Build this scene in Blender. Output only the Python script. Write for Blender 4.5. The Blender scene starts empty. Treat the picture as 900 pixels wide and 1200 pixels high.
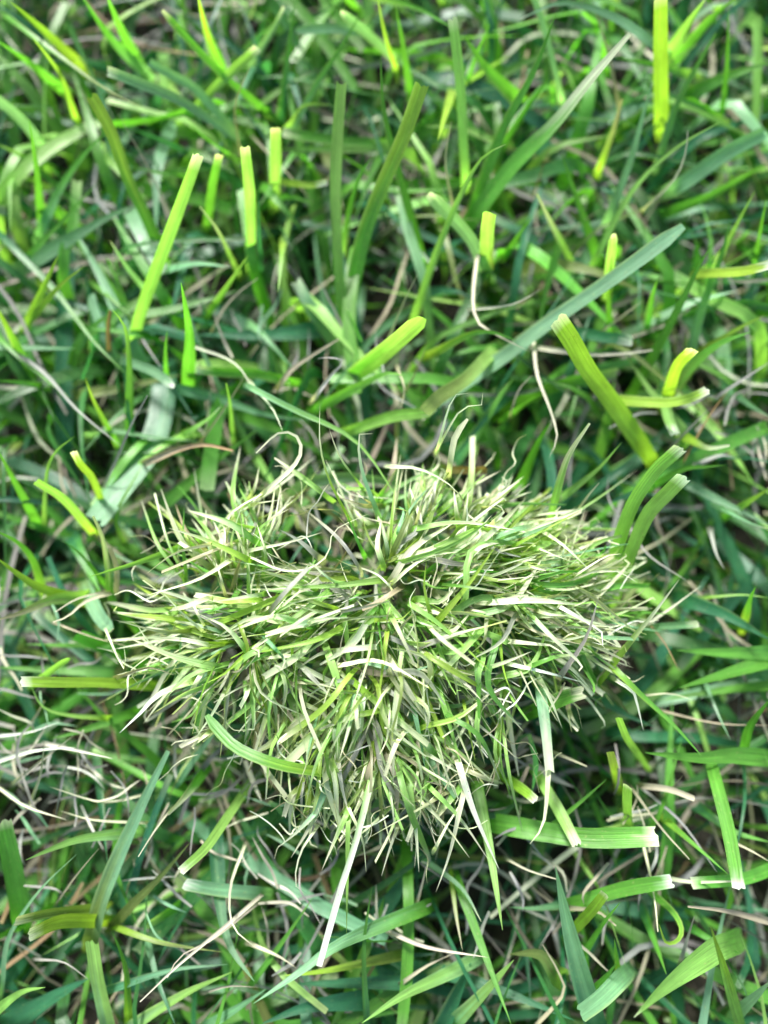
import bpy, math, random
import numpy as np
from mathutils import Vector, Matrix

random.seed(11)
rng = np.random.default_rng(11)
scene = bpy.context.scene
col = scene.collection

# ------------------------------------------------------------------ camera (a phone held over the lawn)
CAM_H = 0.215                      # metres above the level the lawn's stems are matted at (z = 0)
SOIL = -0.034                      # the soil lies under the matted stems
TILT = math.radians(8.0)           # leans a little away from straight down
F_MM, SENSOR_H = 5.6, 7.41         # a phone's main lens
cam_d = bpy.data.cameras.new("camera")
cam_d.lens = F_MM
cam_d.sensor_fit = 'VERTICAL'
cam_d.sensor_height = SENSOR_H
cam_d.sensor_width = SENSOR_H * .75
cam_d.clip_start = 0.005
cam_d.clip_end = 200
cam = bpy.data.objects.new("camera", cam_d)
cam.location = (0, 0, CAM_H)
cam.rotation_euler = (TILT, 0, 0)
col.objects.link(cam)
scene.camera = cam
cam_d.dof.use_dof = True
cam_d.dof.focus_distance = 0.170
cam_d.dof.aperture_fstop = 0.95

# ------------------------------------------------------------------ light: soft daylight
SUN_EL, SUN_AZ = math.radians(44), math.radians(-20)   # from beyond the top of the picture, a little to the left
w = bpy.data.worlds.new("World")
scene.world = w
w.use_nodes = True
nt = w.node_tree
bg = nt.nodes["Background"]
sky = nt.nodes.new("ShaderNodeTexSky")
sky.sky_type = 'NISHITA'
sky.sun_disc = False
sky.sun_elevation = SUN_EL
sky.sun_rotation = SUN_AZ
sky.air_density = 1.0
sky.dust_density = 3.0
nt.links.new(sky.outputs[0], bg.inputs[0])
bg.inputs[1].default_value = 0.07
sun_d = bpy.data.lights.new("sun", 'SUN')
sun_d.energy = 2.6
sun_d.angle = math.radians(11)
sun_d.color = (1.0, 0.985, 0.95)
sun = bpy.data.objects.new("sun", sun_d)
sdir = Vector((math.sin(SUN_AZ) * math.cos(SUN_EL), math.cos(SUN_AZ) * math.cos(SUN_EL), math.sin(SUN_EL)))
sun.rotation_euler = sdir.to_track_quat('Z', 'Y').to_euler()
sun.location = sdir * 3
col.objects.link(sun)
scene.view_settings.view_transform = 'Standard'
scene.view_settings.look = 'None'
scene.view_settings.gamma = 1
scene.view_settings.exposure = 2.2
scene.cycles.use_denoising = True
scene.cycles.max_bounces = 8
scene.cycles.diffuse_bounces = 4
scene.cycles.glossy_bounces = 2
scene.cycles.transmission_bounces = 4

# ------------------------------------------------------------------ blade colours; M is paled for waxy undersides plus painted sky sheen
C = dict(
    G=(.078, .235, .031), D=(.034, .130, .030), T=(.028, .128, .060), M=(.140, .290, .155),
    L=(.190, .360, .085), Y=(.200, .330, .040), O=(.115, .165, .040), P=(.470, .500, .350),
    p=(.350, .345, .250), w=(.480, .490, .430), W=(.590, .620, .540), S=(.270, .250, .170), B=(.190, .125, .060), N=(.210, .215, .195))
C = {k: np.array(v) for k, v in C.items()}

def new_mat(name):
    m = bpy.data.materials.new(name)
    m.use_nodes = True
    n = m.node_tree
    n.nodes.clear()
    return m, n

def math_node(n, op, a, b=None, c=None):
    q = n.nodes.new("ShaderNodeMath"); q.operation = op
    for i, v in enumerate((a, b, c)):
        if v is None: continue
        if isinstance(v, (int, float)): q.inputs[i].default_value = v
        else: n.links.new(v, q.inputs[i])
    return q.outputs[0]

def mix_rgb(n, mode, fac, a, b):
    q = n.nodes.new("ShaderNodeMix"); q.data_type = 'RGBA'; q.blend_type = mode
    for s, v in ((q.inputs[0], fac), (q.inputs[6], a), (q.inputs[7], b)):
        if isinstance(v, (int, float)): s.default_value = v
        elif isinstance(v, tuple): s.default_value = v
        else: n.links.new(v, s)
    return q.outputs[2]

def leaf_material(name, transl, rough, vein):
    m, n = new_mat(name)
    out = n.nodes.new("ShaderNodeOutputMaterial")
    at = n.nodes.new("ShaderNodeAttribute"); at.attribute_name = "tint"
    uv = n.nodes.new("ShaderNodeUVMap"); uv.uv_map = "UVMap"
    sep = n.nodes.new("ShaderNodeSeparateXYZ"); n.links.new(uv.outputs[0], sep.inputs[0])
    # veins run along the blade: a noise squeezed across it (uv is in millimetres)
    cx = n.nodes.new("ShaderNodeCombineXYZ")
    n.links.new(math_node(n, 'MULTIPLY', sep.outputs[0], 3.2), cx.inputs[0])
    n.links.new(math_node(n, 'MULTIPLY', sep.outputs[1], .05), cx.inputs[1])
    vn = n.nodes.new("ShaderNodeTexNoise"); n.links.new(cx.outputs[0], vn.inputs[0])
    vn.inputs['Scale'].default_value = 1.0; vn.inputs['Detail'].default_value = 2.0
    # blotches: paler, yellowed patches a few millimetres long
    bx = n.nodes.new("ShaderNodeCombineXYZ")
    n.links.new(math_node(n, 'MULTIPLY', sep.outputs[0], .45), bx.inputs[0])
    n.links.new(math_node(n, 'MULTIPLY', sep.outputs[1], .17), bx.inputs[1])
    bn = n.nodes.new("ShaderNodeTexNoise"); n.links.new(bx.outputs[0], bn.inputs[0])
    bn.inputs['Scale'].default_value = 1.0; bn.inputs['Detail'].default_value = 4.0
    sx = n.nodes.new("ShaderNodeCombineXYZ")
    n.links.new(math_node(n, 'MULTIPLY', sep.outputs[0], 1.6), sx.inputs[0])
    n.links.new(math_node(n, 'MULTIPLY', sep.outputs[1], 1.0), sx.inputs[1])
    sn = n.nodes.new("ShaderNodeTexNoise"); n.links.new(sx.outputs[0], sn.inputs[0])
    sn.inputs['Scale'].default_value = 1.0; sn.inputs['Detail'].default_value = 3.0
    v = math_node(n, 'MULTIPLY_ADD', vn.outputs[0], vein, 1 - vein * .5)
    b = math_node(n, 'MULTIPLY_ADD', bn.outputs[0], .7, .65)
    vb = math_node(n, 'MULTIPLY', v, b)
    cc = n.nodes.new("ShaderNodeCombineColor")
    for i in range(3): n.links.new(vb, cc.inputs[i])
    base = mix_rgb(n, 'MULTIPLY', 1.0, at.outputs[0], cc.outputs[0])
    sp = n.nodes.new("ShaderNodeMapRange"); sp.clamp = True
    n.links.new(sn.outputs[0], sp.inputs[0])
    sp.inputs[1].default_value = .62; sp.inputs[2].default_value = .74
    sp.inputs[3].default_value = 0; sp.inputs[4].default_value = .45
    base = mix_rgb(n, 'MIX', sp.outputs[0], base, (.34, .36, .15, 1))
    s2 = n.nodes.new("ShaderNodeMapRange"); s2.clamp = True
    n.links.new(sn.outputs[0], s2.inputs[0])
    s2.inputs[1].default_value = .33; s2.inputs[2].default_value = .26
    s2.inputs[3].default_value = 0; s2.inputs[4].default_value = .6
    base = mix_rgb(n, 'MIX', s2.outputs[0], base, (.11, .085, .03, 1))
    pr = n.nodes.new("ShaderNodeBsdfPrincipled")
    n.links.new(base, pr.inputs['Base Color'])
    pr.inputs['Roughness'].default_value = rough
    pr.inputs['Specular IOR Level'].default_value = .45
    bp = n.nodes.new("ShaderNodeBump"); bp.inputs['Strength'].default_value = .6
    bp.inputs['Distance'].default_value = .0003
    n.links.new(vn.outputs[0], bp.inputs['Height']); n.links.new(bp.outputs[0], pr.inputs['Normal'])
    tr = n.nodes.new("ShaderNodeBsdfTranslucent")
    tc = mix_rgb(n, 'MULTIPLY', 1.0, base, (1.75, 1.95, .75, 1))
    n.links.new(tc, tr.inputs[0])
    mx = n.nodes.new("ShaderNodeMixShader"); mx.inputs[0].default_value = transl
    n.links.new(pr.outputs[0], mx.inputs[1]); n.links.new(tr.outputs[0], mx.inputs[2])
    n.links.new(mx.outputs[0], out.inputs[0])
    return m

MAT_LEAF = leaf_material("green_leaf", .46, .37, 1.0)
MAT_FINE = leaf_material("fine_leaf", .38, .42, .40)
MAT_DRY = leaf_material("dry_leaf", .22, .65, .5)

# ------------------------------------------------------------------ pixel rays -> points at a real height over the soil
F_PX = 600 / (SENSOR_H / 2 / F_MM)
ct, st = math.cos(TILT), math.sin(TILT)
def at(px, py, z):
    """the point z metres over the soil seen at photograph pixel (px, py)"""
    u = (px - 450) / F_PX; v = (600 - py) / F_PX
    dx, dy, dz = u, v * ct + st, v * st - ct
    t = (z - CAM_H) / dz
    return np.array((dx * t, dy * t, z))

def spline(pts, n):
    """Catmull-Rom through pts, n+1 samples evenly spaced along it"""
    p = np.asarray(pts, float)
    if len(p) == 2: p = np.array([p[0], (p[0] + p[1]) / 2, p[1]])
    e = np.vstack([2 * p[0] - p[1], p, 2 * p[-1] - p[-2]])
    t = np.linspace(0, 1, 12, endpoint=False)[:, None]
    out = []
    for i in range(len(p) - 1):
        a, b, c, d = e[i:i + 4]
        out.append(.5 * (2 * b + (c - a) * t + (2 * a - 5 * b + 4 * c - d) * t ** 2 + (3 * b - a - 3 * c + d) * t ** 3))
    out = np.vstack(out + [p[-1:]])
    s = np.r_[0, np.cumsum(np.linalg.norm(np.diff(out, axis=0), axis=1))]
    q = np.linspace(0, s[-1], n + 1)
    return np.stack([np.interp(q, s, out[:, k]) for k in range(3)], 1), s[-1]

class Sheet:
    """collects blades; build() links them as ONE mesh object"""
    def __init__(self):
        self.v, self.f, self.c, self.uv, self.n = [], [], [], [], 0
    def blade(self, pts, width, tip, c0, c1, n=14, roll=0.0, twist=0.0, fold=.22, cross=3, tiplen=.16, edge=None, waist=.75, ragged=True, face=None, tiplen_m=0, midrib=0):
        P, L = spline(pts, n)
        T = np.gradient(P, axis=0); T /= np.linalg.norm(T, axis=1)[:, None] + 1e-12
        f = np.linspace(0, 1, n + 1)
        V = np.array([0, 0, CAM_H]) - P if face is None else np.tile(np.array(face, float), (n + 1, 1))
        V = V / np.linalg.norm(V, axis=1)[:, None]
        S = np.cross(T, V)
        ln = np.linalg.norm(S, axis=1)
        S = S / (ln[:, None] + 1e-9)
        for i in range(1, n + 1):                       # keep the side from flipping where a curl turns back
            if np.dot(S[i], S[i - 1]) < 0: S[i] = -S[i]
        N = np.cross(S, T)
        ang = roll + twist * f
        S2 = S * np.cos(ang)[:, None] + N * np.sin(ang)[:, None]
        N2 = np.cross(S2, T)
        if tip == 'c':   prof = np.minimum(1, waist + (1 - waist) * f / .35) * (1 - .10 * np.clip((f - .8) / .2, 0, 1))
        elif tip == 'r': prof = np.minimum(1, waist + (1 - waist) * f / .35) * np.sqrt(np.clip(1 - (np.clip((f - .93) / .07, 0, 1)) ** 2 * .8, .02, 1))
        elif tip == 'd': prof = np.minimum(1, waist + .25 * f / .3) * np.where(f < .6, 1, 1 - .72 * (f - .6) / .4)
        else:            prof = np.minimum(1, waist + (1 - waist) * f / .3) * np.clip((1 - f) / .45, 0, 1) ** .75
        prof = np.maximum(prof, .03)
        k = np.linspace(-1, 1, cross)
        w = width / 2 * prof
        jit = rng.uniform(-1, 1, cross) * width * .15 if ragged and tip in 'c' else np.zeros(cross)
        wav = 1 + .05 * np.sin(f * rng.uniform(5, 14) + rng.uniform(0, 6))
        verts = P[:, None, :] + S2[:, None, :] * (k[None, :] * (w * wav)[:, None])[..., None] \
              + N2[:, None, :] * ((np.abs(k)[None, :] ** 1.5 - .4) * (w * fold)[:, None])[..., None]
        verts[-1] += T[-1][None, :] * jit[:, None]
        # colour of the blade: base colour, running out into the tip colour
        br = rng.uniform(.88, 1.12)
        if tiplen_m: tiplen = min(.5, tiplen_m / L)
        g = np.clip((f[:, None] - (1 - tiplen) - rng.uniform(-.25, .25, cross)[None, :] * tiplen) / max(tiplen * .6, 1e-3), 0, 1)[..., None]
        cc = (c0 * (1 - g) + c1 * g) * br
        if midrib: cc[:, cross // 2] *= midrib
        mott = 1 + .16 * np.interp(f * 9, np.arange(10), rng.uniform(-1, 1, 10))
        cc = cc * mott[:, None, None]
        base_p = np.clip(1 - f / .10, 0, 1)[:, None, None] * .2
        cc = cc * (1 - base_p) + np.array([.30, .31, .16]) * base_p
        if edge is not None:
            cc[:, 0, :] = cc[:, 0, :] * .45 + edge * .55
        uv = np.empty((n + 1, cross, 2))
        o = rng.uniform(0, 400, 2)
        uv[..., 0] = k[None, :] * width * 500 + o[0]
        uv[..., 1] = (f * L * 1000)[:, None] + o[1]
        i0 = self.n
        idx = i0 + np.arange((n + 1) * cross).reshape(n + 1, cross)
        self.f.append(np.stack([idx[:-1, :-1], idx[:-1, 1:], idx[1:, 1:], idx[1:, :-1]], -1).reshape(-1, 4))
        self.v.append(verts.reshape(-1, 3)); self.c.append(cc.reshape(-1, 3)); self.uv.append(uv.reshape(-1, 2))
        self.n += (n + 1) * cross
        return P
    def build(self, name, mat, parent=None, origin=None):
        v = np.vstack(self.v); f = np.vstack(self.f).astype(np.int32)
        o = np.zeros(3) if origin is None else np.asarray(origin)
        v = v - o
        me = bpy.data.meshes.new(name)
        me.vertices.add(len(v)); me.vertices.foreach_set("co", v.astype(np.float32).ravel())
        me.loops.add(f.size); me.loops.foreach_set("vertex_index", f.ravel())
        me.polygons.add(len(f))
        me.polygons.foreach_set("loop_start", np.arange(0, f.size, 4, dtype=np.int32))
        me.polygons.foreach_set("use_smooth", np.ones(len(f), bool))
        a = me.attributes.new("tint", 'FLOAT_COLOR', 'POINT')
        a.data.foreach_set("color", np.c_[np.vstack(self.c), np.ones(len(v))].astype(np.float32).ravel())
        ul = me.uv_layers.new(name="UVMap")
        ul.data.foreach_set("uv", np.vstack(self.uv)[f.ravel()].astype(np.float32).ravel())
        me.materials.append(mat)
        me.update(calc_edges=True); me.validate()
        ob = bpy.data.objects.new(name, me)
        col.objects.link(ob)
        ob.location = o
        if parent is not None:
            ob.parent = parent
            ob.location = Vector(o) - parent.location
        return ob

def vary(c, h=.10, v=.15):
    return np.clip(c * rng.uniform(1 - v, 1 + v) * (1 + rng.uniform(-h, h, 3)), .004, .9)

# ------------------------------------------------------------------ the soil
def build_ground():
    import bmesh
    bm = bmesh.new()
    n = 60; half = .36
    def hz(x, y): return .0022 * math.sin(x * 61 + 1.3 * math.sin(y * 47)) + .0018 * math.sin(y * 83 + x * 29) + SOIL
    g = [[bm.verts.new(((i / n - .5) * 2 * half, (j / n - .5) * 2 * half + .03, hz((i / n - .5), (j / n - .5)))) for i in range(n + 1)] for j in range(n + 1)]
    for j in range(n):
        for i in range(n):
            bm.faces.new((g[j][i], g[j][i + 1], g[j + 1][i + 1], g[j + 1][i]))
    # the sheet runs on to the horizon
    B = 60
    c = [bm.verts.new(p) for p in ((-B, -B, SOIL - .006), (B, -B, SOIL - .006), (B, B, SOIL - .006), (-B, B, SOIL - .006))]
    for side, a, b in (([g[0][i] for i in range(n + 1)], c[0], c[1]), ([g[j][n] for j in range(n + 1)], c[1], c[2]),
                       ([g[n][i] for i in range(n, -1, -1)], c[2], c[3]), ([g[j][0] for j in range(n, -1, -1)], c[3], c[0])):
        bm.faces.new([a, b] + side[::-1])
    bm.normal_update()
    me = bpy.data.meshes.new("ground"); bm.to_mesh(me); bm.free()
    m, nn = new_mat("soil")
    out = nn.nodes.new("ShaderNodeOutputMaterial"); pr = nn.nodes.new("ShaderNodeBsdfPrincipled")
    tc = nn.nodes.new("ShaderNodeTexCoord")
    n1 = nn.nodes.new("ShaderNodeTexNoise"); n1.inputs['Scale'].default_value = 260; n1.inputs['Detail'].default_value = 8
    nn.links.new(tc.outputs['Object'], n1.inputs[0])
    rp = nn.nodes.new("ShaderNodeValToRGB")
    rp.color_ramp.elements[0].position = .35; rp.color_ramp.elements[0].color = (.012, .010, .007, 1)
    rp.color_ramp.elements[1].position = .75; rp.color_ramp.elements[1].color = (.050, .042, .030, 1)
    nn.links.new(n1.outputs[0], rp.inputs[0]); nn.links.new(rp.outputs[0], pr.inputs['Base Color'])
    pr.inputs['Roughness'].default_value = .95
    bp = nn.nodes.new("ShaderNodeBump"); bp.inputs['Distance'].default_value = .002
    nn.links.new(n1.outputs[0], bp.inputs['Height']); nn.links.new(bp.outputs[0], pr.inputs['Normal'])
    nn.links.new(pr.outputs[0], out.inputs[0])
    me.materials.append(m)
    o = bpy.data.objects.new("ground", me); col.objects.link(o)
    o["kind"] = "structure"
build_ground()

def in_view(x, y, z, pad=60):
    d = np.array((x, y, z - CAM_H))
    yy = d[1] * ct + d[2] * st; zz = -(d[2] * ct - d[1] * st)
    px = 450 + F_PX * d[0] / zz; py = 600 - F_PX * yy / zz
    return -pad < px < 900 + pad and -pad < py < 1200 + pad, px, py

# ------------------------------------------------------------------ ground cover nobody could count
def thatch():
    s = Sheet()
    for i in range(4300):
        x, y = rng.uniform(-.30, .30), rng.uniform(-.28, .33)
        a = rng.uniform(0, 2 * math.pi); L = rng.uniform(.018, .06); k = rng.normal(0, .9)
        z = rng.uniform(SOIL + .002, .009); pts = []; h = a; px, py = x, y; dz = rng.uniform(-.004, .005)
        for j in range(4):
            pts.append((px, py, max(SOIL + .001, z + dz * j / 3 + rng.normal(0, .0008))))
            px += math.cos(h) * L / 3; py += math.sin(h) * L / 3; h += k / 3 + rng.normal(0, .18)
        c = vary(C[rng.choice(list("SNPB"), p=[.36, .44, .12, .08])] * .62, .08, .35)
        s.blade(pts, rng.uniform(.0005, .0015), rng.choice(['p', 'c', 'd']), c, c * rng.uniform(.8, 1.3), n=8, roll=rng.normal(0, .5), face=(rng.normal(0, .3), rng.normal(0, .3), 1))
    for (cx, cy, sx, sy, n_) in ((50, 905, 55, 50, 44), (30, 745, 40, 45, 12), (250, 1010, 90, 50, 24), (640, 1000, 130, 60, 20), (390, 1060, 90, 40, 18), (330, 440, 110, 60, 14), (850, 500, 60, 60, 14)):
        for i in range(n_):        # pale shredded threads lying higher, in drifts
            X, Y = cx + rng.normal(0, sx), cy + rng.normal(0, sy); a = rng.uniform(0, 6.28); z = rng.uniform(.009, .021); pts = []
            for j in range(4):
                pts.append(at(X, Y, z + rng.normal(0, .001))); l = rng.uniform(12, 26)
                X += l * math.cos(a); Y += l * math.sin(a); a += rng.normal(0, .28)
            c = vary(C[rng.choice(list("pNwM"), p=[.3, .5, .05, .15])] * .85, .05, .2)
            s.blade(pts, rng.uniform(.0004, .0009), rng.choice(['p', 'd']), c, c * 1.15, n=10, roll=rng.normal(0, .4))
    o = s.build("dead_grass", MAT_DRY)
    o["kind"] = "stuff"; o["label"] = "matted dead grass stems lying between the green blades"; o["category"] = "dead grass"

def lawn():
    s = Sheet()
    names = list("GDTMLO")
    def one(x, y, upright, hmax, wide, probs=(.24, .29, .27, .07, .09, .04)):  # default mix leans to D and T, painting shade into the gaps
        a = rng.uniform(0, 2 * math.pi); L = rng.uniform(.045, .095)
        lean = rng.uniform(.1, .6) if upright else rng.uniform(.7, 1.5)     # angle from vertical
        bend = rng.uniform(.1, .9)
        h = a; p = np.array((x, y, SOIL + rng.uniform(0, .010))); th = lean * .75; pts = [p.copy()]
        for j in range(5):
            st_ = L / 5
            p = p + np.array((math.cos(h) * math.sin(th), math.sin(h) * math.sin(th), math.cos(th))) * st_
            if p[2] > hmax: p[2] = hmax - rng.uniform(0, .002); th = 1.5
            if p[2] < SOIL + .002: p[2] = SOIL + .002
            pts.append(p.copy()); th += bend / 5 + (0 if upright else .08); h += rng.normal(0, .10)
        k = rng.choice(names, p=probs)
        c = vary(C[k], .1, .2)
        tip = rng.choice(['p', 'c'], p=[.72, .28])
        c1 = C['P'] * .35 + c * .65 if tip == 'c' and rng.random() < .6 else c * 1.1
        s.blade(pts, rng.uniform(*wide), tip, c, vary(c1), n=10, roll=rng.normal(0, .45), twist=rng.normal(0, .5), face=(rng.normal(0, .25), rng.normal(0, .25), 1), tiplen_m=.0025)
    for i in range(4200):
        x, y = rng.uniform(-.30, .30), rng.uniform(-.28, .33)
        vis, px, py = in_view(x, y, .01, 190)
        if vis: one(x, y, rng.random() < .3, rng.choice([-.012, -.002, .008, .0165], p=[.3, .3, .25, .15]), (.0014, .0040))
        else:   one(x, y, rng.random() < .55, .042, (.0018, .0052))
    for i in range(520):           # the taller sward beyond the tuft; its paler mix paints in brighter light
        x, y = rng.uniform(-.22, .22), rng.uniform(.035, .20)
        one(x, y, rng.random() < .75, .016, (.0022, .0044), (.40, .12, .14, .12, .20, .02))
    for i in range(1300):           # finer young shoots
        x, y = rng.uniform(-.30, .30), rng.uniform(-.28, .33)
        vis, px, py = in_view(x, y, .01, 190)
        one(x, y, rng.random() < .6, .018 if vis else .035, (.0006, .0017))
    o = s.build("lawn_grass", MAT_LEAF)
    o["kind"] = "stuff"; o["label"] = "short green grass growing close over the soil"; o["category"] = "grass"
thatch()
lawn()
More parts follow.
